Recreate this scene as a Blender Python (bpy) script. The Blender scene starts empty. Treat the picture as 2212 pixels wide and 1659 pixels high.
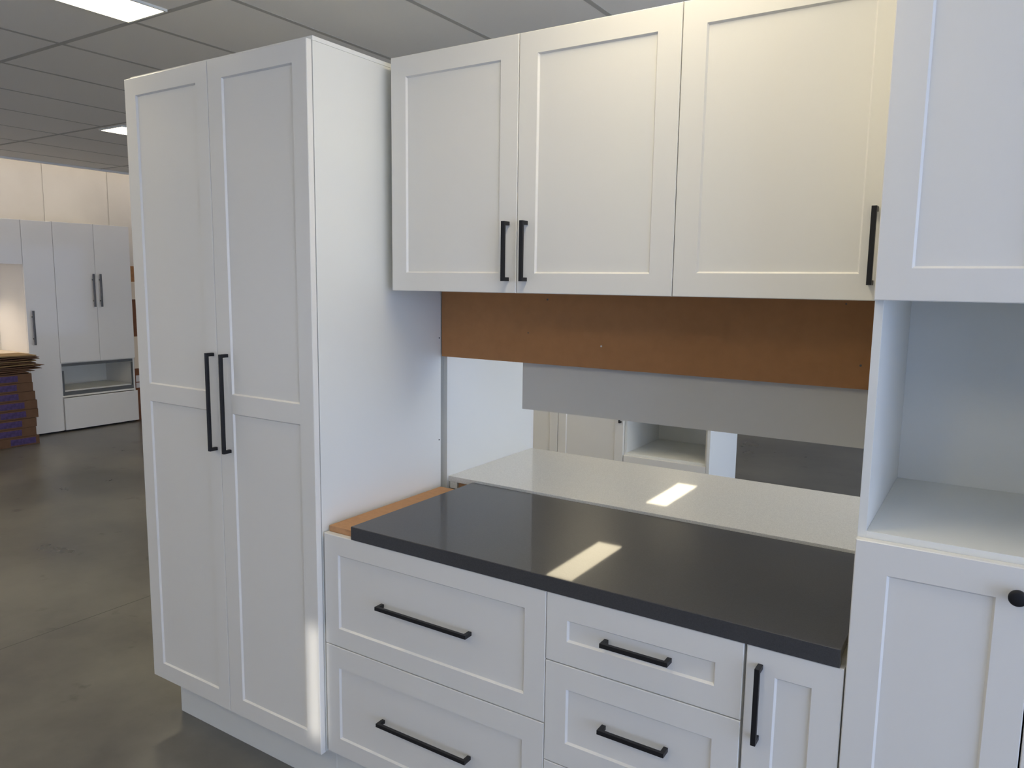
import bpy, bmesh, math, random
from mathutils import Vector, Matrix
random.seed(7)
SC = bpy.context.scene
COL = SC.collection
PI = math.pi

# ------------------------------------------------------------------ materials
def new_mat(name):
    m = bpy.data.materials.new(name); m.use_nodes = True
    nt = m.node_tree
    return m, nt, nt.nodes['Principled BSDF']

def mat(name, col, rough=0.4, spec=0.5, noise=0.0, nscale=8.0, bump=0.0, bscale=200.0, metal=0.0, col2=None, coat=0.0):
    m, nt, b = new_mat(name)
    b.inputs['Base Color'].default_value = (*col, 1)
    b.inputs['Roughness'].default_value = rough
    b.inputs['Specular IOR Level'].default_value = spec
    b.inputs['Metallic'].default_value = metal
    b.inputs['Coat Weight'].default_value = coat
    tc = nt.nodes.new('ShaderNodeTexCoord')
    if noise > 0 or col2:
        n = nt.nodes.new('ShaderNodeTexNoise'); n.inputs['Scale'].default_value = nscale
        n.inputs['Detail'].default_value = 5
        nt.links.new(tc.outputs['Object'], n.inputs['Vector'])
        r = nt.nodes.new('ShaderNodeValToRGB')
        c2 = col2 if col2 else tuple(max(0, c * (1 - noise)) for c in col)
        r.color_ramp.elements[0].position = 0.3; r.color_ramp.elements[0].color = (*c2, 1)
        r.color_ramp.elements[1].position = 0.7; r.color_ramp.elements[1].color = (*col, 1)
        nt.links.new(n.outputs['Fac'], r.inputs['Fac'])
        nt.links.new(r.outputs['Color'], b.inputs['Base Color'])
    if bump > 0:
        n2 = nt.nodes.new('ShaderNodeTexNoise'); n2.inputs['Scale'].default_value = bscale
        n2.inputs['Detail'].default_value = 3
        nt.links.new(tc.outputs['Object'], n2.inputs['Vector'])
        bp = nt.nodes.new('ShaderNodeBump'); bp.inputs['Strength'].default_value = bump
        bp.inputs['Distance'].default_value = 0.001
        nt.links.new(n2.outputs['Fac'], bp.inputs['Height'])
        nt.links.new(bp.outputs['Normal'], b.inputs['Normal'])
    return m

def mat_emit(name, col, strength):
    m, nt, b = new_mat(name)
    nt.nodes.remove(b)
    e = nt.nodes.new('ShaderNodeEmission')
    e.inputs['Color'].default_value = (*col, 1); e.inputs['Strength'].default_value = strength
    nt.links.new(e.outputs['Emission'], nt.nodes['Material Output'].inputs['Surface'])
    return m

def mat_quartz(name, base, fleck, rough, fleck_amt, coat):
    """polished engineered stone: fine grain of two close tones, tiny glints in the gloss, rare pale chips"""
    m, nt, b = new_mat(name)
    L = nt.links.new
    tc = nt.nodes.new('ShaderNodeTexCoord')
    v = nt.nodes.new('ShaderNodeTexVoronoi'); v.inputs['Scale'].default_value = 420
    L(tc.outputs['Object'], v.inputs['Vector'])
    r = nt.nodes.new('ShaderNodeValToRGB')
    r.color_ramp.elements[0].position = 0.0; r.color_ramp.elements[0].color = (*[c * 0.88 for c in base], 1)
    r.color_ramp.elements[1].position = 1.0; r.color_ramp.elements[1].color = (*[c * 1.12 for c in base], 1)
    L(v.outputs['Color'], r.inputs['Fac'])
    v2 = nt.nodes.new('ShaderNodeTexVoronoi'); v2.inputs['Scale'].default_value = 22
    L(tc.outputs['Object'], v2.inputs['Vector'])
    lt = nt.nodes.new('ShaderNodeMath'); lt.operation = 'LESS_THAN'; lt.inputs[1].default_value = fleck_amt
    L(v2.outputs['Distance'], lt.inputs[0])
    mx = nt.nodes.new('ShaderNodeMix'); mx.data_type = 'RGBA'
    L(lt.outputs[0], mx.inputs['Factor']); L(r.outputs['Color'], mx.inputs['A'])
    mx.inputs['B'].default_value = (*fleck, 1)
    L(mx.outputs['Result'], b.inputs['Base Color'])
    b.inputs['Roughness'].default_value = 0.3; b.inputs['Specular IOR Level'].default_value = 0.14
    b.inputs['Coat Weight'].default_value = coat; b.inputs['Coat Roughness'].default_value = rough
    n = nt.nodes.new('ShaderNodeTexNoise'); n.inputs['Scale'].default_value = 420; n.inputs['Detail'].default_value = 2
    L(tc.outputs['Object'], n.inputs['Vector'])
    mr = nt.nodes.new('ShaderNodeMapRange'); mr.inputs['From Min'].default_value = 0.3; mr.inputs['From Max'].default_value = 0.7
    mr.inputs['To Min'].default_value = coat*0.78; mr.inputs['To Max'].default_value = coat*1.2
    L(n.outputs['Fac'], mr.inputs['Value']); L(mr.outputs['Result'], b.inputs['Coat Weight'])
    return m

def mat_floor():
    m, nt, b = new_mat('polished_concrete'); L = nt.links.new
    tc = nt.nodes.new('ShaderNodeTexCoord')
    n = nt.nodes.new('ShaderNodeTexNoise'); n.inputs['Scale'].default_value = 0.9; n.inputs['Detail'].default_value = 9; n.inputs['Roughness'].default_value = 0.62
    L(tc.outputs['Object'], n.inputs['Vector'])
    r = nt.nodes.new('ShaderNodeValToRGB'); cr = r.color_ramp
    cr.elements[0].position = 0.38; cr.elements[0].color = (0.105, 0.102, 0.096, 1)
    cr.elements[1].position = 0.63; cr.elements[1].color = (0.19, 0.184, 0.165, 1)
    L(n.outputs['Fac'], r.inputs['Fac'])
    # small dark stains
    n2 = nt.nodes.new('ShaderNodeTexNoise'); n2.inputs['Scale'].default_value = 6; n2.inputs['Detail'].default_value = 4
    L(tc.outputs['Object'], n2.inputs['Vector'])
    r2 = nt.nodes.new('ShaderNodeValToRGB'); r2.color_ramp.elements[0].position = 0.27; r2.color_ramp.elements[0].color = (.6, .6, .6, 1)
    r2.color_ramp.elements[1].position = 0.36; r2.color_ramp.elements[1].color = (1, 1, 1, 1)
    L(n2.outputs['Fac'], r2.inputs['Fac'])
    mu = nt.nodes.new('ShaderNodeMix'); mu.data_type = 'RGBA'; mu.blend_type = 'MULTIPLY'; mu.inputs['Factor'].default_value = 1
    L(r.outputs['Color'], mu.inputs['A']); L(r2.outputs['Color'], mu.inputs['B'])
    # saw-cut joints
    sx = nt.nodes.new('ShaderNodeSeparateXYZ'); L(tc.outputs['Object'], sx.inputs[0])
    def joint(sock, pos, per):
        a = nt.nodes.new('ShaderNodeMath'); a.operation = 'SUBTRACT'; L(sock, a.inputs[0]); a.inputs[1].default_value = pos
        p = nt.nodes.new('ShaderNodeMath'); p.operation = 'PINGPONG'; L(a.outputs[0], p.inputs[0]); p.inputs[1].default_value = per
        c = nt.nodes.new('ShaderNodeMath'); c.operation = 'LESS_THAN'; L(p.outputs[0], c.inputs[0]); c.inputs[1].default_value = 0.0028
        return c.outputs[0]
    j1 = joint(sx.outputs['X'], -1.937, 3.0); j2 = joint(sx.outputs['Y'], -4.1, 5.6)
    mxx = nt.nodes.new('ShaderNodeMath'); mxx.operation = 'MAXIMUM'; L(j1, mxx.inputs[0]); L(j2, mxx.inputs[1])
    mj = nt.nodes.new('ShaderNodeMix'); mj.data_type = 'RGBA'; L(mxx.outputs[0], mj.inputs['Factor'])
    L(mu.outputs['Result'], mj.inputs['A']); mj.inputs['B'].default_value = (.045, .043, .04, 1)
    L(mj.outputs['Result'], b.inputs['Base Color'])
    rr = nt.nodes.new('ShaderNodeMapRange'); rr.inputs['To Min'].default_value = 0.20; rr.inputs['To Max'].default_value = 0.40
    L(n.outputs['Fac'], rr.inputs['Value']); L(rr.outputs['Result'], b.inputs['Roughness'])
    b.inputs['Specular IOR Level'].default_value = 0.4
    return m

WHITE = mat('white_satin_lacquer', (0.82, 0.803, 0.752), rough=0.30, spec=0.4)
WHITE_BOARD = mat('white_melamine', (0.80, 0.802, 0.757), rough=0.42, spec=0.35)
SHADED_BOARD = mat('shaded_white_board', (0.70, 0.675, 0.61), rough=0.5, spec=0.3)  # darker copy of the white melamine, shade put into its colour
GLOSS = mat('white_gloss_lacquer', (0.86, 0.86, 0.865), rough=0.06, spec=0.5, bump=0.03, bscale=3)
BLACK = mat('matt_black_metal', (0.012, 0.012, 0.014), rough=0.45, spec=0.35)
STEEL = mat('brushed_steel', (0.13, 0.13, 0.135), rough=0.42, metal=0.8)
DARKGREY = mat('grey_drawer_steel', (0.13, 0.14, 0.15), rough=0.45)
MDF = mat('raw_mdf', (0.57, 0.32, 0.165), rough=0.75, spec=0.2, noise=0.10, nscale=60)
MDF_DARK = mat('brown_hardboard', (0.47, 0.225, 0.09), rough=0.6, spec=0.25, noise=0.08, nscale=30)
QUARTZ_D = mat_quartz('dark_grey_quartz', (0.064, 0.064, 0.066), (0.10, 0.10, 0.10), 0.03, 0.0, 0.33)
QUARTZ_L = mat_quartz('pale_quartz', (0.80, 0.79, 0.75), (0.95, 0.95, 0.93), 0.03, 0.045, 0.42)
CARDBOARD = mat('cardboard', (0.165, 0.095, 0.06), rough=0.8, spec=0.15, noise=0.2, nscale=14)
CARDBOARD_L = mat('pale_cardboard', (0.34, 0.235, 0.12), rough=0.8, spec=0.15, noise=0.3, nscale=9)
PURPLE = mat('purple_print', (0.085, 0.055, 0.19), rough=0.7, noise=0.5, nscale=40)
PAPER = mat('white_paper', (0.72, 0.70, 0.72), rough=0.7)
ORANGE = mat('orange_brown_carton', (0.42, 0.20, 0.08), rough=0.75, noise=0.25, nscale=25)
CREAM = mat('cream_carton', (0.78, 0.68, 0.56), rough=0.75)
RUST = mat('red_brown_carton', (0.22, 0.085, 0.04), rough=0.75, noise=0.2, nscale=20)
TILE = mat('ceiling_tile', (0.87, 0.85, 0.81), rough=0.9, spec=0.1, bump=0.3, bscale=160)
TEE = mat('ceiling_tee', (0.50, 0.49, 0.46), rough=0.7, spec=0.2)
CONCRETE = mat('precast_concrete', (0.71, 0.69, 0.66), rough=0.85, spec=0.1, col2=(0.63, 0.61, 0.58), nscale=1.6)
PAINT = mat('wall_paint', (0.62, 0.61, 0.58), rough=0.8, spec=0.15)
FRAME = mat('grey_aluminium', (0.35, 0.35, 0.36), rough=0.4, metal=0.6)
SCREW = mat('screw_cap', (0.10, 0.095, 0.09), rough=0.5)
SCREW_W = mat('white_plug', (0.75, 0.74, 0.70), rough=0.5)
LED = mat_emit('led_diffuser', (1.0, 0.87, 0.61), 6.6)
WARM = mat_emit('warm_tube', (1.0, 0.86, 0.70), 8.0)
DAY_R = [mat_emit('daylight_near_window', (0.50, 0.645, 1.0), 2.6), mat_emit('daylight_middle_window', (0.64, 0.76, 1.0), 2.65), mat_emit('daylight_far_window', (0.50, 0.64, 1.0), 0.6)]
DAY_F = [mat_emit('daylight_front_window', (0.40, 0.56, 1.0), 0.55), mat_emit('added_aisle_fill_pane', (0.64, 0.74, 1.0), 0.95)]  # second pane is added fill for the gloss kitchen and left ceiling
FLOOR = mat_floor()

# ------------------------------------------------------------------ helpers
def bm_new(): return bmesh.new()

def add_box(bm, x0, x1, y0, y1, z0, z1):
    vs = [bm.verts.new(p) for p in ((x0,y0,z0),(x1,y0,z0),(x1,y1,z0),(x0,y1,z0),(x0,y0,z1),(x1,y0,z1),(x1,y1,z1),(x0,y1,z1))]
    for f in ((0,3,2,1),(4,5,6,7),(0,1,5,4),(1,2,6,5),(2,3,7,6),(3,0,4,7)):
        bm.faces.new([vs[i] for i in f])
    return bm

def obj(name, bm, m, parent=None, bevel=0.0, smooth=False, loc=None):
    bmesh.ops.recalc_face_normals(bm, faces=bm.faces[:])
    me = bpy.data.meshes.new(name); bm.to_mesh(me); bm.free()
    me.materials.append(m)
    if smooth:
        for p in me.polygons: p.use_smooth = True
    o = bpy.data.objects.new(name, me); COL.objects.link(o)
    if parent: o.parent = parent
    if loc: o.location = loc
    if bevel > 0:
        bv = o.modifiers.new('bevel', 'BEVEL'); bv.width = bevel; bv.segments = 2; bv.limit_method = 'ANGLE'
    return o

def box(name, b, m, parent=None, bevel=0.0):
    return obj(name, add_box(bm_new(), *b), m, parent, bevel)

def tag(o, label, cat, group=None):
    o['label'] = label; o['category'] = cat
    if group: o['group'] = group
    return o

def thing(name, label, cat, loc=(0,0,0), rz=0.0, group=None):
    o = bpy.data.objects.new(name, None); COL.objects.link(o)
    o.location = loc; o.rotation_euler = (0,0,rz); o.empty_display_size = 0.1
    return tag(o, label, cat, group)

def struct(name, bm, m):
    o = obj(name, bm, m); o['kind'] = 'structure'; return o

def sbox(name, b, m): return struct(name, add_box(bm_new(), *b), m)

def shaker(x0, x1, z0, z1, yf, t, holes, depth=0.006, slope=0.0042, ch=0.0016):
    """door or drawer front: slab facing -Y with softly chamfered edge and one or more sunk panels"""
    bm = bm_new()
    def ring(a, b_, c, d, y): return [bm.verts.new(p) for p in ((a,y,c),(b_,y,c),(b_,y,d),(a,y,d))]
    def band(r1, r2):
        for i in range(4): bm.faces.new((r1[i], r1[(i+1)%4], r2[(i+1)%4], r2[i]))
    back = ring(x0, x1, z0, z1, yf + t); mid = ring(x0, x1, z0, z1, yf + ch)
    bm.faces.new(back[::-1]); band(back, mid)
    fx0, fx1, fz0, fz1 = x0+ch, x1-ch, z0+ch, z1-ch
    xs = sorted({fx0, fx1, *[h[0] for h in holes], *[h[1] for h in holes]})
    zs = sorted({fz0, fz1, *[h[2] for h in holes], *[h[3] for h in holes]})
    g = {(x, z): bm.verts.new((x, yf, z)) for x in xs for z in zs}
    for i in range(len(xs)-1):
        for j in range(len(zs)-1):
            cx, cz = (xs[i]+xs[i+1])/2, (zs[j]+zs[j+1])/2
            if any(h[0] < cx < h[1] and h[2] < cz < h[3] for h in holes): continue
            bm.faces.new((g[xs[i],zs[j]], g[xs[i+1],zs[j]], g[xs[i+1],zs[j+1]], g[xs[i],zs[j+1]]))
    # chamfer strip between the slab edge and the face grid
    cb = [g[fx0,fz0], g[fx1,fz0], g[fx1,fz1], g[fx0,fz1]]
    def side(pts, m1, m2):
        bm.faces.new([m1, *pts[::-1]][:0] or [m1, m2, *pts[::-1]])
    side([g[x,fz0] for x in xs], mid[0], mid[1]); side([g[fx1,z] for z in zs], mid[1], mid[2])
    side([g[x,fz1] for x in xs[::-1]], mid[2], mid[3]); side([g[fx0,z] for z in zs[::-1]], mid[3], mid[0])
    for h in holes:
        outer = [g[h[0],h[2]], g[h[1],h[2]], g[h[1],h[3]], g[h[0],h[3]]]
        inner = ring(h[0]+slope, h[1]-slope, h[2]+slope, h[3]-slope, yf + depth)
        band(outer, inner); bm.faces.new(inner)
    return bm

def slab(x0, x1, z0, z1, yf, t): return shaker(x0, x1, z0, z1, yf, t, [])

def bar_handle(length, proj=0.030, w=0.011):
    """square U-shaped pull: outline in (along, out), origin at the middle on the door face, along = Z, out = -Y"""
    h = length / 2
    pts = [(-h,0),(-h,proj),(h,proj),(h,0),(h-w,0),(h-w,proj-w*0.85),(-h+w,proj-w*0.85),(-h+w,0)]
    bm = bm_new()
    a = [bm.verts.new((-w/2, -q, p)) for p, q in pts]; b = [bm.verts.new((w/2, -q, p)) for p, q in pts]
    for idx in ((0,1,6,7),(1,2,5,6),(2,3,4,5)):
        bm.faces.new([a[i] for i in idx]); bm.faces.new([b[i] for i in idx[::-1]])
    n = len(pts)
    for i in range(n): bm.faces.new((a[i], a[(i+1)%n], b[(i+1)%n], b[i]))
    return bm
HM = {}
def pull(parent, x, y, z, length, horizontal=False, m=None, flag='handle'):
    key = (round(length, 4), (m or BLACK).name)
    if key not in HM:
        o = obj('handle', bar_handle(length), m or BLACK, parent, bevel=0.0007); HM[key] = o
    else:
        o = HM[key].copy(); COL.objects.link(o); o.parent = parent
    o.location = (x, y, z)
    o.rotation_euler = (0, PI/2, 0) if horizontal else (0, 0, 0)
    return o

def cyl(bm, c, axis, r, l, n=20):
    """solid cylinder starting at c, running l along axis"""
    d = Vector(axis).normalized(); q = d.to_track_quat('Z', 'Y').to_matrix()
    r1 = [bm.verts.new(Vector(c) + q @ Vector((r*math.cos(2*PI*i/n), r*math.sin(2*PI*i/n), 0))) for i in range(n)]
    r2 = [bm.verts.new(v.co + d*l) for v in r1]
    bm.faces.new(r1[::-1]); bm.faces.new(r2)
    for i in range(n): bm.faces.new((r1[i], r1[(i+1)%n], r2[(i+1)%n], r2[i]))
    return bm

def lathe(bm, c, axis, prof, n=32):
    d = Vector(axis).normalized(); q = d.to_track_quat('Z', 'Y').to_matrix(); rings = []
    for r, h in prof:
        rings.append([bm.verts.new(Vector(c) + q @ Vector((r*math.cos(2*PI*i/n), r*math.sin(2*PI*i/n), h))) for i in range(n)])
    for a, b in zip(rings, rings[1:]):
        for i in range(n): bm.faces.new((a[i], a[(i+1)%n], b[(i+1)%n], b[i]))
    bm.faces.new(rings[0][::-1]); bm.faces.new(rings[-1])
    return bm

def carcass_box(name, x0, x1, y0, y1, z0, z1, root, m=None, t=0.016, back=True, open_front=True):
    """an open-fronted cabinet box: two sides, top, bottom and back as one carcass mesh"""
    bm = bm_new()
    add_box(bm, x0, x0+t, y0, y1, z0, z1); add_box(bm, x1-t, x1, y0, y1, z0, z1)
    add_box(bm, x0+t, x1-t, y0, y1, z0, z0+t); add_box(bm, x0+t, x1-t, y0, y1, z1-t, z1)
    if back: add_box(bm, x0+t, x1-t, y1-t, y1, z0+t, z1-t)
    return obj(name, bm, m or WHITE_BOARD, root, bevel=0.0006)

# ------------------------------------------------------------------ camera (solved from the photograph)
F_PX = 1642.86; CX, CY, CZ = 1.7070, -1.5672, 1.6525
right = Vector((0.84074549, 0.54126638, 0.01333146)); up = Vector((-0.08218602, 0.10324427, 0.9912548)); fwd = Vector((-0.5351565, 0.83448866, -0.13128668))
cam_d = bpy.data.cameras.new('camera'); cam = bpy.data.objects.new('camera', cam_d); COL.objects.link(cam)
cam_d.sensor_fit = 'HORIZONTAL'; cam_d.sensor_width = 36.0; cam_d.lens = F_PX / 2212 * 36.0
cam_d.clip_start = 0.05; cam_d.clip_end = 100
M = Matrix((right, up, -fwd)).transposed().to_4x4(); M.translation = (CX, CY, CZ)
cam.matrix_world = M
SC.camera = cam

# ------------------------------------------------------------------ the room
XL, XR, YF, YB, ZC = -7.30, 5.20, -4.50, 9.60, 2.75
XE = -6.14                                     # where the tiled ceiling stops short of the concrete wall
sbox('floor', (XL-0.2, XR+0.2, YF-0.2, YB+0.2, -0.12, 0.0), FLOOR)
# ceiling: tiles up to XE, then an open slot up to the roof soffit
bm = bm_new()
add_box(bm, XE, XR+0.2, YF-0.2, YB+0.2, ZC, ZC+0.03)
add_box(bm, XE-0.012, XE, YF-0.2, YB+0.2, ZC-0.02, 3.6)
add_box(bm, XL-0.2, XE, YF-0.2, YB+0.2, 3.6, 3.7)
struct('ceiling', bm, TILE)
LEDX = [-6.355+0.0, -3.955, -1.555, 0.845, 3.245]; LEDY = [-3.15, -0.75, 1.65, 4.05, 6.45]
bm = bm_new()
k = -11
for i in range(-11, 9):
    x = 0.245 + 0.6*i
    if XE < x < XR: add_box(bm, x-0.012, x+0.012, YF, YB, ZC-0.001, ZC+0.001)
for j in range(-4, 8):
    y = 0.45 + 1.2*j
    if YF < y < YB: add_box(bm, XE, XR, y-0.012, y+0.012, ZC-0.0014, ZC+0.0005)
struct('trim_1', bm, TEE)
# left wall: precast concrete panels with open joints
bm = bm_new()
ys = [YF-0.2, 0.5, 2.846, 3.572, 6.2, YB+0.2]
for a, b in zip(ys, ys[1:]): add_box(bm, XL-0.2, XL, a+0.005, b-0.005, 0, 3.6)
add_box(bm, XL-0.25, XL-0.008, YF-0.2, YB+0.2, 0, 3.6)
struct('wall_left', bm, CONCRETE)
sbox('wall_back', (XL, XR, YB, YB+0.2, 0, 3.6), PAINT)

def wall_with_openings(name, axis, pos, thick, a0, a1, z1, holes, m):
    """wall slab on x=pos (axis 'X') or y=pos (axis 'Y') with rectangular openings (a,b,z0,z1)"""
    bm = bm_new()
    us = sorted({a0, a1, *[h[0] for h in holes], *[h[1] for h in holes]}); zs = sorted({0, z1, *[h[2] for h in holes], *[h[3] for h in holes]})
    for u0, u1 in zip(us, us[1:]):
        for w0, w1 in zip(zs, zs[1:]):
            c = ((u0+u1)/2, (w0+w1)/2)
            if any(h[0] < c[0] < h[1] and h[2] < c[1] < h[3] for h in holes): continue
            if axis == 'X': add_box(bm, min(pos, pos+thick), max(pos, pos+thick), u0, u1, w0, w1)
            else: add_box(bm, u0, u1, min(pos, pos+thick), max(pos, pos+thick), w0, w1)
    return struct(name, bm, m)

def glazing(idx, axis, pos, a, b, z0, z1, nx, nz, m):
    """a shop window: lit pane standing in its opening with frame and mullions in front"""
    root = bpy.data.objects.new('window_%d' % idx, None); COL.objects.link(root); root['kind'] = 'structure'
    s = 1 if axis == 'X' else -1
    fr = bm_new()
    def bar(u0, u1, w0, w1):
        if axis == 'X': add_box(fr, pos, pos+0.06, u0, u1, w0, w1)
        else: add_box(fr, u0, u1, pos-0.06, pos, w0, w1)
    for i in range(nx+1):
        u = a + (b-a)*i/nx; u0 = max(a, u-0.03); u1 = min(b, u+0.03); bar(u0, u1, z0, z1)
    for j in range(nz+1):
        w = z0 + (z1-z0)*j/nz; w0 = max(z0, w-0.03); w1 = min(z1, w+0.03); bar(a, b, w0, w1)
    obj('window_frame', fr, FRAME, root)
    p = bm_new()
    if axis == 'X': add_box(p, pos+0.07, pos+0.08, a, b, z0, z1)
    else: add_box(p, a, b, pos-0.08, pos-0.07, z0, z1)
    obj('pane', p, m, root)

RW = [(-3.9, -0.3, 0.15, 2.45), (0.3, 3.9, 0.15, 2.45), (4.5, 9.3, 0.15, 2.45)]
wall_with_openings('wall_right', 'X', XR, 0.2, YF-0.2, YB+0.2, 3.6, RW, PAINT)
for i, h in enumerate(RW): glazing(i+1, 'X', XR, *h, 3, 2, DAY_R[i])
FW = [(1.9, 4.9, 0.15, 2.25), (-6.0, -3.0, 0.15, 2.25)]  # second opening is an added, unseen window that brightens the left side
SUN_SLOT = (1.08, 1.172, 1.56, 1.99)  # unseen gap added so a sliver of sun reaches the pantry door
wall_with_openings('wall_front', 'Y', YF, -0.2, XL, XR, 3.6, FW + [SUN_SLOT], PAINT)
for i, h in enumerate(FW): glazing(i+4, 'Y', YF, *h, 2, 2, DAY_F[i])

# ------------------------------------------------------------------ ceiling lights
def led(x0, x1, y0, y1, label):
    t = thing('ceiling_light', label, 'ceiling light', ((x0+x1)/2, (y0+y1)/2, ZC), 0, 'LED panels in the tiled ceiling')
    w, l = (x1-x0)/2, (y1-y0)/2
    fr = bm_new(); e = 0.010
    add_box(fr, -w, w, -l, -l+e, -0.010, 0.0); add_box(fr, -w, w, l-e, l, -0.010, 0.0)
    add_box(fr, -w, -w+e, -l+e, l-e, -0.010, 0.0); add_box(fr, w-e, w, -l+e, l-e, -0.010, 0.0)
    obj('light_frame', fr, WHITE_BOARD, t)
    box('diffuser', (-w+e, w-e, -l+e, l-e, -0.007, -0.002), LED, t)
    return t
led(-1.560, -1.285, -0.71, 0.435, 'bright white LED panel in the ceiling at the top left corner, over the aisle')
led(-4.07, -3.77, 1.69, 2.83, 'far white LED panel partly hidden behind the tall pantry cabinet')
for x in LEDX[1:]:
    for y in LEDY:
        if (abs(x+1.555) < .01 and abs(y+.75) < .01) or (abs(x+3.955) < .01 and abs(y-1.65) < .01): continue
        if y > 4 and x != LEDX[2]: continue
        if y > 4:                              # the two rows beyond, mirrored in the polished worktops
            if y < 5: led(-1.500, -1.225, 4.000, 5.070, 'LED panel in the ceiling beyond the displays, mirrored in the dark worktop')
            else: led(-1.640, -1.370, 6.560, 7.660, 'far LED panel in the ceiling beyond the displays, mirrored in the pale worktop')
            continue
        led(x+0.005, x+0.280, y+0.04, y+1.185, 'narrow LED panel in the tiled ceiling, out of the picture frame')

# ------------------------------------------------------------------ pantry
p = thing('pantry_cabinet', 'tall white two-door pantry cabinet with long black handles, standing left of the worktop', 'cabinet', (0,0,0))
PX0, PX1, PZ0, PZ1, T = -0.8996, -0.0005, 0.1577, 2.3279, 0.0195
for nm, b in (('side_panel', (PX0, PX0+.016, .0237, .6135, PZ0, PZ1)), ('side_panel', (-.0165, PX1, .0237, .6135, PZ0, PZ1)),
              ('top_panel', (PX0, PX1, .0237, .6135, PZ1+.0006, 2.341)), ('base_panel', (PX0+.016, -.0165, .0215, .6135, PZ0, PZ0+.016)),
              ('back_panel', (PX0+.016, -.0165, .598, .6135, PZ0+.016, PZ1))):
    box(nm, b, WHITE_BOARD, p, bevel=0.0006)
box('kick_board', (-.835, .0018, .065, .081, 0.0, PZ0-.0005), WHITE_BOARD, p)
bm = bm_new()                                                   # plinth return along the far side
for (x0, x1, r0, r1, hx) in ((PX0, -.4482, -.837, -.507, -.4685), (-.4460, 0.0, -.3785, -.0605, -.3965)):
    d = obj('door', shaker(x0, x1, PZ0, PZ1, 0.0, T, [(r0, r1, .220, 1.2185), (r0, r1, 1.2805, 2.2695)]), WHITE, p)
    pull(d, hx, 0.0, 1.2497, .327)
scr = bm_new()
for z in (1.453, 1.078):
    s = obj('screw', cyl(bm_new(), (PX1-.001, .603, z), (1,0,0), .0028, .002), SCREW, p)

# ------------------------------------------------------------------ base units under the worktop
KH = 0.1577
def base_carcass(root, x0, x1, y0=.0435, y1=.60, z1=.8835):
    carcass_box('carcass', x0, x1, y0, y1, KH, z1, root)
    box('kick_board', (x0, x1, .066, .082, 0, KH-.0005), WHITE_BOARD, root)
YBF, TB = .0232, .0198
b1 = thing('drawer_cabinet', 'wide white base cabinet of two deep drawers with long black handles, next to the pantry', 'cabinet', (0,0,0), 0, 'white base cabinets under the dark worktop')
base_carcass(b1, .002, .8005)
for z0, z1, r in ((.5304, .8853, (.0655, .7355, .589, .8255)), (.1655, .5276, (.0625, .733, .223, .460))):
    d = obj('drawer', shaker(.0074, .7980, z0, z1, YBF, TB, [r]), WHITE, b1)
    pull(d, .4045, YBF, .7095 if z0 > .5 else .346, .327, True)
b2 = thing('drawer_cabinet', 'white base cabinet with a shallow drawer over deeper drawers, middle of the dark worktop', 'cabinet', (0,0,0), 0, 'white base cabinets under the dark worktop')
base_carcass(b2, .8008, 1.2975)
for z0, z1, r, hz in ((.7064, .8853, (.859, 1.2335, .7675, .8235), .799), (.4317, .7040, (.8605, 1.234, .495, .6415), .5775), (.1655, .4293, (.8605, 1.234, .223, .368), .303)):
    d = obj('drawer', shaker(.7998, 1.2945, z0, z1, YBF, TB, [r]), WHITE, b2)
    pull(d, 1.0478, YBF, hz, .171, True)
b3 = thing('base_cabinet', 'narrow white base cabinet with one slim door and vertical black handle, beside the oven tower', 'cabinet', (0,0,0), 0, 'white base cabinets under the dark worktop')
base_carcass(b3, 1.2978, 1.4975)
d = obj('door', shaker(1.3006, 1.4958, .1655, .8853, YBF, TB, [(1.362, 1.437, .223, .8265)]), WHITE, b3)
pull(d, 1.3312, YBF, .7620, .174)

# ------------------------------------------------------------------ worktop and its substrate
bm = bm_new()
tag(box('worktop_substrate', (.0086, 1.4700, .0452, .60, .8842, .9032), MDF, None, bevel=.0008),
    'raw brown MDF board under the dark stone worktop, showing at its left end', 'board')
# slab with a mitred front drop edge, one L-shaped section swept along X
bm = bm_new()
sec = [(.0215, .8862), (.0215, .9248), (.0230, .9263), (.6433, .9263), (.6433, .9040), (.0415, .9040), (.0415, .8862)]
A = [bm.verts.new((.1243, y, z)) for y, z in sec]; B = [bm.verts.new((1.4872, y, z)) for y, z in sec]
for i in range(len(sec)): bm.faces.new((A[i], A[(i+1) % len(sec)], B[(i+1) % len(sec)], B[i]))
for V in (A, B):
    bm.faces.new([V[i] for i in (0, 1, 2, 5, 6)]); bm.faces.new([V[i] for i in (2, 3, 4, 5)])
tag(obj('worktop', bm, QUARTZ_D), 'polished dark grey stone worktop with thick front edge over the drawers', 'worktop')

# ------------------------------------------------------------------ wall cabinets
S_U = .9782                                    # the run hangs a hand's breadth clear of the pantry side, 31 cm deep
def ux(x): return CX + (x - CX)*S_U
def uz(z): return CZ + (z - CZ)*S_U
YU, UZ0, UZ1 = .3050, uz(1.6236), uz(2.3555)
def wall_door(root, x0, x1, r, hx, hz, L):
    d = obj('door', shaker(ux(x0), ux(x1), UZ0, UZ1, YU, .0195, [(ux(r[0]), ux(r[1]), uz(r[2]), uz(r[3]))]), WHITE, root)
    pull(d, ux(hx), YU, uz(hz), L)
u1 = thing('wall_cabinet', 'two-door white wall cabinet with paired black handles, nearest the pantry side', 'cabinet', (0,0,0), 0, 'white wall cabinets above the brown panel')
carcass_box('carcass', ux(.0050)+.001, ux(.9725), YU+.0205, .6137, UZ0+.0015, UZ1-.002, u1)
wall_door(u1, .0050, .4879, (.066, .4265, 1.682, 2.2925), .4583, 1.7455, .1700)
wall_door(u1, .4901, .9720, (.551, .908, 1.682, 2.2945), .5213, 1.7455, .1700)
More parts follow.
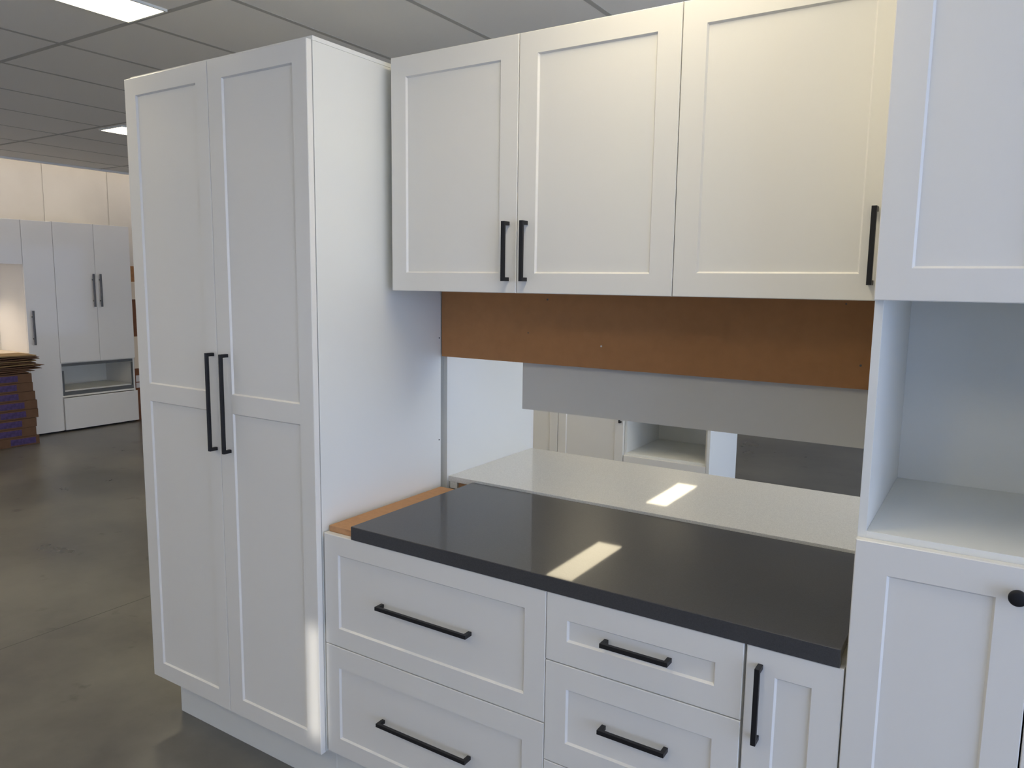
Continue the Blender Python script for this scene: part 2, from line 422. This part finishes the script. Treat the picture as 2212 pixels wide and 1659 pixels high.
u2 = thing('wall_cabinet', 'single-door white wall cabinet with black handle low right, against the oven tower', 'cabinet', (0,0,0), 0, 'white wall cabinets above the brown panel')
carcass_box('carcass', ux(.9735), 1.4965, YU+.0205, .6137, UZ0+.0015, UZ1-.002, u2)
wall_door(u2, .9742, 1.4830, (1.0365, 1.4215, 1.6845, 2.295), 1.4475, 1.7468, .1715)

bp = thing('backing_panel', 'long brown hardboard panel hung under the white wall cabinets, facing the room', 'panel', (0,0,0))
box('board', (.0030, 1.4980, .6140, .6300, 1.3861, 2.3540), MDF_DARK, bp)
for x, z, m, r in ((.443, 1.601, SCREW, .003), (.370, 1.488, SCREW, .0022), (.643, 1.458, SCREW_W, .003), (1.356, 1.610, SCREW, .0022), (1.402, 1.449, SCREW, .003)):
    obj('screw', cyl(bm_new(), (x, .6145, z), (0,-1,0), r, .0015), m, bp)

# ------------------------------------------------------------------ oven tower on the right
t = thing('tall_cabinet', 'tall white cabinet with open oven niche between doors, at the right edge', 'cabinet', (0,0,0))
TX0, TX1, TY = 1.4988, 2.1000, .0206
YCF, YCB = TY + .0203, .5720
for nm, b in (('side_panel', (TX0, TX0+.016, YCF, YCB, KH, 2.341)), ('side_panel', (TX1-.016, TX1, YCF, YCB, KH, 2.341)),
              ('shelf', (TX0+.016, TX1-.016, YCF, .5565, 1.1595, 1.1756)), ('shelf', (TX0+.016, TX1-.016, YCF, .5565, 1.6480, 1.6640)),
              ('top_panel', (TX0+.016, TX1-.016, YCF, .5565, 2.325, 2.341)), ('base_panel', (TX0+.016, TX1-.016, YCF, .5565, KH, KH+.016)),
              ('back_panel', (TX0+.016, TX1-.016, .5568, YCB, KH, 2.341))):
    box(nm, b, WHITE_BOARD, t, bevel=.0006)
box('kick_board', (TX0, TX1, .085, .101, 0, KH-.0005), WHITE_BOARD, t)
for x0, x1, r0, r1, kx in ((TX0+.0005, 1.7975, 1.5592, 1.7387, 1.7705), (1.8005, TX1, 1.8595, 2.0395, 1.8275)):
    d = obj('door', shaker(x0, x1, .1655, 1.1617, TY, T, [(r0, r1, .225, 1.0992)]), WHITE, t)
    prof = [(.0055, 0), (.0055, .010), (.0070, .013), (.0125, .017), (.0150, .0205), (.0150, .0240), (.0135, .0262), (.0090, .0275), (.0, .0278)]
    obj('knob', lathe(bm_new(), (kx, TY, 1.1125), (0,-1,0), prof[:-1]), BLACK, d, smooth=True)
    obj('door', shaker(x0, x1, 1.6297, 2.3279, TY, T, [(r0, r1, 1.6895, 2.268)]), WHITE, t)

# ------------------------------------------------------------------ the display behind, back to back with this one
rp = thing('pantry_cabinet', 'tall white cabinet of the display behind, its blue-lit side standing on the pale worktop', 'cabinet', (0,0,0))
box('back_panel', (-.884, -.0120, .6445, .6600, 0.10, 2.3245), WHITE_BOARD, rp)
box('side_panel', (-.0115, .0050, .6445, 1.2470, 0.0, 2.341), WHITE_BOARD, rp)
box('side_panel', (-.90, -.884, .6445, 1.2470, 0.0, 2.341), WHITE_BOARD, rp)
box('top_panel', (-.884, -.0115, .6445, 1.2470, 2.325, 2.341), WHITE_BOARD, rp)
for x0, x1 in ((-.90, -.449), (-.447, .0048)):
    bmd = shaker(x0, x1, KH, 2.3279, 0, .0195, [(x0+.062, x1-.062, .22, 1.2185), (x0+.062, x1-.062, 1.2805, 2.2695)])
    bmesh.ops.scale(bmd, vec=(1,-1,1), verts=bmd.verts[:]); bmesh.ops.translate(bmd, vec=(0, 1.2672, 0), verts=bmd.verts[:])
    obj('door', bmd, WHITE, rp)
rb = thing('base_cabinet', 'white base cabinet carrying the pale worktop of the display behind', 'cabinet', (0,0,0))
carcass_box('carcass', .0350, 2.10, .6700, 1.2240, KH, .8850, rb)
box('kick_board', (.035, 2.10, 1.165, 1.181, 0, KH-.0005), WHITE_BOARD, rb)
for i in range(4):
    x0 = .037 + i*.5155; bmd = shaker(x0, x0+.5125, .1655, .8840, 0, .0195, [(x0+.06, x0+.4525, .2255, .824)])
    bmesh.ops.scale(bmd, vec=(1,-1,1), verts=bmd.verts[:]); bmesh.ops.translate(bmd, vec=(0, 1.2440, 0), verts=bmd.verts[:])
    obj('door', bmd, WHITE, rb)
tag(box('worktop_substrate', (.048, 2.10, .6600, 1.2200, .8860, .9105), MDF, None), 'brown MDF board showing under the back corner of the pale worktop', 'board')
pw = thing('worktop', 'pale speckled stone worktop of the display behind, beyond the dark one', 'worktop', (0,0,0))
bm = bm_new()
add_box(bm, .0056, 2.10, .6530, 1.2520, .9115, .9330)
obj('slab', bm, QUARTZ_L, pw, bevel=.0012)
box('rear_edge', (.0125, .0450, .6535, .6700, .8875, .9114), QUARTZ_L, pw)
tag(box('backing_panel', (.3310, 2.10, .6460, .6620, 1.2215, 2.3400), SHADED_BOARD, None), 'white panel darkened as if shaded, hanging behind and below the brown hardboard panel', 'panel')
ru = thing('wall_cabinet', 'white wall cabinet of the display behind, back to back with the brown panel', 'cabinet', (0,0,0))
carcass_box('carcass', .3310, 2.10, .6621, .9300, 1.62, 2.340, ru)
for i in range(4):
    x0 = .332 + i*.4415; bmd = shaker(x0, x0+.4395, 1.62, 2.340, 0, .0195, [(x0+.06, x0+.3795, 1.68, 2.28)])
    bmesh.ops.scale(bmd, vec=(1,-1,1), verts=bmd.verts[:]); bmesh.ops.translate(bmd, vec=(0, .9500, 0), verts=bmd.verts[:])
    obj('door', bmd, WHITE, ru)

# ------------------------------------------------------------------ low island run seen through the gap
FY = 3.048
def far_unit(x0, x1, label, doors):
    r = thing('base_cabinet', label, 'cabinet', (0,0,0), 0, 'low cabinets seen through the gap')
    carcass_box('carcass', x0, x1, FY+.0205, FY+.60, .10, .885, r)
    box('kick_board', (x0, x1, FY+.07, FY+.086, 0, .0995), WHITE_BOARD, r)
    n = doors; w = (x1-x0)/n
    for i in range(n):
        a, b = x0+i*w+.0012, x0+(i+1)*w-.0012
        d = obj('door', shaker(a, b, .105, .882, FY, .0195, [(a+.062, b-.062, .167, .820)]), WHITE, r)
        pull(d, b-.02 if (n == 1 or i == 0) else a+.02, FY, .805, .135)
    return r
far_unit(-1.850, -.866, 'low white two-door cabinet seen through the gap, left of the panelled door with a handle', 2)
far_unit(-.864, -.3625, 'low white cabinet with one panelled door and small dark handle, left of the open niche', 1)
fn = thing('base_cabinet', 'low white cabinet with an open niche and blue-lit end panel, seen through the gap', 'cabinet', (0,0,0), 0, 'low cabinets seen through the gap')
NX0, NX1 = -.360, .2100
for nm, b in (('side_panel', (NX0, NX0+.016, FY+.0205, FY+.60, .10, .885)), ('side_panel', (NX1-.016, NX1, FY+.0205, FY+.60, .10, .885)),
              ('shelf', (NX0+.016, NX1-.016, FY+.0205, FY+.585, .518, .534)), ('top_panel', (NX0+.016, NX1-.016, FY+.0205, FY+.585, .869, .885)),
              ('back_panel', (NX0+.016, NX1-.016, FY+.5855, FY+.60, .10, .885)), ('base_panel', (NX0+.016, NX1-.016, FY+.0205, FY+.585, .10, .116))):
    box(nm, b, WHITE_BOARD, fn)
obj('drawer', shaker(NX0+.002, NX1-.002, .105, .518, FY, .0195, [(NX0+.062, NX1-.062, .167, .456)]), WHITE, fn)
box('kick_board', (NX0, NX1, FY+.07, FY+.086, 0, .0995), WHITE_BOARD, fn)
box('end_panel', (NX1+.0005, .2300, FY, FY+.585, 0, .885), WHITE_BOARD, fn)
tag(box('worktop', (-1.86, .245, FY-.012, FY+.61, .8855, .9255), QUARTZ_L, None, bevel=.0015), 'pale worktop on the low cabinets seen through the gap', 'worktop')

# ------------------------------------------------------------------ gloss kitchen along the concrete wall (faces +X)
GX = -6.67
def groot(name, label, cat, group=None): return thing(name, label, cat, (GX, 0, 0), PI/2, group)
# in these roots local x = world y, local y = distance behind the fronts
GG = 'gloss white cabinets along the concrete wall'
g1 = groot('tall_cabinet', 'gloss white tall cabinet with paired steel handles and an open drawer gap', 'cabinet', GG)
A0, A1 = 2.603, 3.432
for nm, b in (('side_panel', (A0, A0+.018, .0215, .60, .02, 2.226)), ('side_panel', (A1-.018, A1, .0215, .60, .02, 2.226)),
              ('top_panel', (A0+.018, A1-.018, .0215, .585, 2.208, 2.226)), ('shelf', (A0+.018, A1-.018, .0215, .585, .735, .753)),
              ('shelf', (A0+.018, A1-.018, .0215, .585, .372, .39)), ('back_panel', (A0+.018, A1-.018, .586, .60, .02, 2.226))):
    box(nm, b, GLOSS if nm == 'side_panel' else WHITE_BOARD, g1)
def steel_bar(root, x, zc, L):
    bm = bm_new(); cyl(bm, (x, -.034, zc-L/2), (0,0,1), .0105, L, 14)
    for z in (zc-L*.32, zc+L*.32): cyl(bm, (x, 0, z), (0,-1,0), .006, .034, 10)
    return obj('handle', bm, STEEL, root, smooth=False)
for x0, x1, hx in ((A0+.002, 3.0285, 2.992), (3.0315, A1, 3.068)):
    d = obj('door', slab(x0, x1, .745, 2.226, 0, .0195), GLOSS, g1); steel_bar(d, hx, 1.515, .356)
obj('drawer', slab(2.6155, 3.440, .020, .366, -.008, .0195), GLOSS, g1)
bm = bm_new()
add_box(bm, A0+.020, A1-.02, .0225, .034, .3905, .430); add_box(bm, A0+.020, A0+.040, .0225, .034, .4301, .66); add_box(bm, A1-.034, A1-.020, .0225, .034, .4301, .70)
add_box(bm, A0+.020, A1-.020, .0225, .034, .706, .7345)
obj('drawer_runner', bm, DARKGREY, g1)
box('drawer_tray', (A0+.04, A1-.04, .036, .52, .4310, .445), WHITE_BOARD, g1)
box('kick_board', (A0+.02, A1-.02, .05, .066, 0, .0195), BLACK, g1)  # black colour stands in for the shadow gap under the fronts
g2 = groot('tall_cabinet', 'slim gloss white tall cabinet with one steel handle, behind the cardboard stack', 'cabinet', GG)
carcass_box('carcass', 2.3000, 2.6020, .0215, .60, .02, 2.224, g2, GLOSS)
d = obj('door', slab(2.3010, 2.6010, .020, 2.220, 0, .0195), GLOSS, g2); steel_bar(d, 2.352, 1.132, .352)
box('kick_board', (2.32, 2.60, .05, .066, 0, .0195), BLACK, g2)  # painted black as the shadow line at the floor
g3 = groot('wall_cabinet', 'gloss white overhead cabinet above the warm-lit niche at the left edge', 'cabinet', GG)
carcass_box('carcass', 1.1, 2.2985, .0215, .60, 1.7800, 2.224, g3, GLOSS)
for x0, x1 in ((1.101, 1.699), (1.701, 2.2975)): obj('door', slab(x0, x1, 1.7780, 2.220, 0, .0195), GLOSS, g3)
g4 = groot('base_cabinet', 'gloss white base cabinet with cream top, behind the cardboard stack', 'cabinet', GG)
carcass_box('carcass', 1.1, 2.2985, .0215, .60, .02, .845, g4, GLOSS)
for x0, x1 in ((1.101, 1.699), (1.701, 2.2975)): obj('door', slab(x0, x1, .012, .842, 0, .0195), GLOSS, g4)
box('counter_top', (1.1, 2.2985, -.006, .61, .8455, .8755), CREAM, g4, bevel=.001)
tag(obj('splashback', add_box(bm_new(), 1.1, 2.2985, .5850, .5990, .8760, 1.7795), WHITE_BOARD, None), 'cream splashback wall in the warm-lit niche at the left edge', 'panel')
o = bpy.data.objects['splashback']; o.location = (GX, 0, 0); o.rotation_euler = (0, 0, PI/2)
ul = groot('puck_light', 'small warm downlight under the gloss overhead cabinet', 'light')
obj('housing', cyl(bm_new(), (1.70, .47, 1.7800), (0,0,-1), .035, .012), STEEL, ul)
obj('lens', cyl(bm_new(), (1.70, .47, 1.7672), (0,0,-1), .028, .002), WARM, ul)

# ------------------------------------------------------------------ boxes and sheets in front of it
for k in range(8):
    z0 = .089*k; dy = [.005, -.018, -.012, .012, .006, -.006, -.02, -.028][k]; dx = random.uniform(-.006, .004)
    rows = ['lowest', 'second lowest', 'third from the floor', 'fourth from the floor', 'fourth from the top', 'third from the top', 'second from the top', 'topmost']
    b = thing('carton_box', 'flat brown purple-printed carton, %s in the stack' % rows[k], 'box', (-6.46+dx, 1.74+dy, z0), 0, 'flat cartons with purple print in a stack')
    box('carton', (-.165, .165, -.425, .425, .0008, .0882), CARDBOARD, b, bevel=.003)
    off = [.10, .0, .0, .02, .015, -.02, -.015, .005][k]
    lab = bm_new(); add_box(lab, .1648, .1662, .06+off, .29+off, .016, .074)
    obj('label', lab, PURPLE, b)
z = .7135
for k in range(10):
    y1 = 2.155 + random.uniform(0, .085)
    if k < 2: y1 -= .045
    bm = bm_new(); n = 10
    for layer in (0, 1):                       # two loose plies of a folded carton with ragged, slightly wavy ends
        za = .006*layer; zb = za + .004
        rows_v = []
        for i in range(n+1):
            u = i/n; yy = -.72*(1-u); wv = .004*(1+math.sin(u*9+k*1.7))*u
            end = random.uniform(-.022, .022) if i == n else 0
            rows_v.append([bm.verts.new((xx, yy+end, zz+wv)) for xx, zz in ((-.18, za), (.18, za), (.18, zb), (-.18, zb))])
        for a, b in zip(rows_v, rows_v[1:]):
            for q in range(4): bm.faces.new((a[q], a[(q+1) % 4], b[(q+1) % 4], b[q]))
        bm.faces.new(rows_v[0][::-1]); bm.faces.new(rows_v[-1])
    h = .0185
    o = obj('cardboard_sheet', bm, CARDBOARD_L if k in (4, 6, 9) else CARDBOARD, None, loc=(-6.455 + random.uniform(-.012, .012), y1, z + .001))
    pos = ['lowest', 'second lowest', 'third lowest', 'fourth lowest', 'fifth lowest', 'fifth from the top', 'fourth from the top', 'third from the top', 'second from the top', 'topmost'][k]
    tag(o, 'folded brown cardboard sheet, %s on the purple-printed cartons' % pos, 'cardboard', 'folded cardboard sheets on the carton stack')
    z += h

# cartons beyond the gloss kitchen, seen in the slit beside the pantry
def carton(label, m, y0, y1, z0, z1, x0=-7.0, x1=-6.72, stripe=None):
    b = thing('carton_box', label, 'box', ((x0+x1)/2, (y0+y1)/2, z0), 0, 'cartons piled beyond the gloss kitchen')
    w, l = (x1-x0)/2, (y1-y0)/2
    box('carton', (-w, w, -l, l, .0008, z1-z0-.0008), m, b, bevel=.002)
    if stripe:
        lab = bm_new(); add_box(lab, w-.0002, w+.0012, -l+.01, l-.02, stripe[0]-z0, stripe[1]-z0); add_box(lab, w-.0002, w+.0012, -l+.01, l-.02, stripe[2]-z0, stripe[3]-z0)
        obj('label', lab, PAPER, b)
carton('red-brown carton with white paper label, on the floor beside the gloss kitchen', RUST, 3.45, 3.85, 0, .61, stripe=(.385, .445, .455, .53))
carton('pale cream carton on the red-brown labelled one, beside the gloss kitchen', CREAM, 3.452, 3.85, .61, .98)
carton('dark red-brown carton in the middle of the pile beside the gloss kitchen', RUST, 3.455, 3.84, .98, 1.41, x1=-6.75)
carton('narrow white carton near the top of the pile beside the gloss kitchen', CREAM, 3.46, 3.84, 1.41, 1.61, x1=-6.73)
carton('orange-brown carton on top of the pile beside the gloss kitchen', ORANGE, 3.46, 3.83, 1.61, 1.79, x1=-6.74)

# ------------------------------------------------------------------ added wall batten, sun and puck lamp
bt = thing('added_batten', 'long warm batten added out of view above the ceiling edge, washing the concrete wall', 'light', (-6.45, 2.5, 3.30))  # unseen lamp added to warm and brighten the concrete wall
box('batten_body', (-.06, .06, -3.6, 3.6, .06, .10), WHITE_BOARD, bt)
obj('tube', cyl(bm_new(), (0, -3.55, .04), (0,1,0), .02, 7.1, 14), WARM, bt)
def lamp(kind, name, loc, rot, energy, col, **kw):
    d = bpy.data.lights.new(name, kind); d.energy = energy; d.color = col
    for k_, v_ in kw.items(): setattr(d, k_, v_)
    o = bpy.data.objects.new(name, d); COL.objects.link(o); o.location = loc; o.rotation_euler = rot
    return o
sd = Vector((-.25, 1.0, -.30)).normalized()
lamp('SUN', 'sun', (3, -9, 5), sd.to_track_quat('-Z', 'Y').to_euler(), 1.4, (1.0, .96, .90), angle=math.radians(0.8))
lamp('SPOT', 'puck_lamp', (GX-.47, 1.70, 1.755), (0, 0, 0), 11, (1.0, .82, .62), spot_size=2.3, spot_blend=.6, shadow_soft_size=.03)

w = bpy.data.worlds.new('world'); SC.world = w; w.use_nodes = True
w.node_tree.nodes['Background'].inputs[0].default_value = (.6, .75, 1, 1); w.node_tree.nodes['Background'].inputs[1].default_value = 0.3

SC.view_settings.view_transform = 'Standard'; SC.view_settings.look = 'None'
SC.view_settings.exposure = 0.92; SC.view_settings.gamma = 1.0; SC.view_settings.use_curve_mapping = False
SC.cycles.max_bounces = 8; SC.cycles.diffuse_bounces = 5; SC.cycles.glossy_bounces = 4; SC.cycles.use_denoising = True; SC.cycles.use_adaptive_sampling = True; SC.cycles.adaptive_threshold = 0.06; SC.cycles.adaptive_min_samples = 24
SC.cycles.sample_clamp_indirect = 6
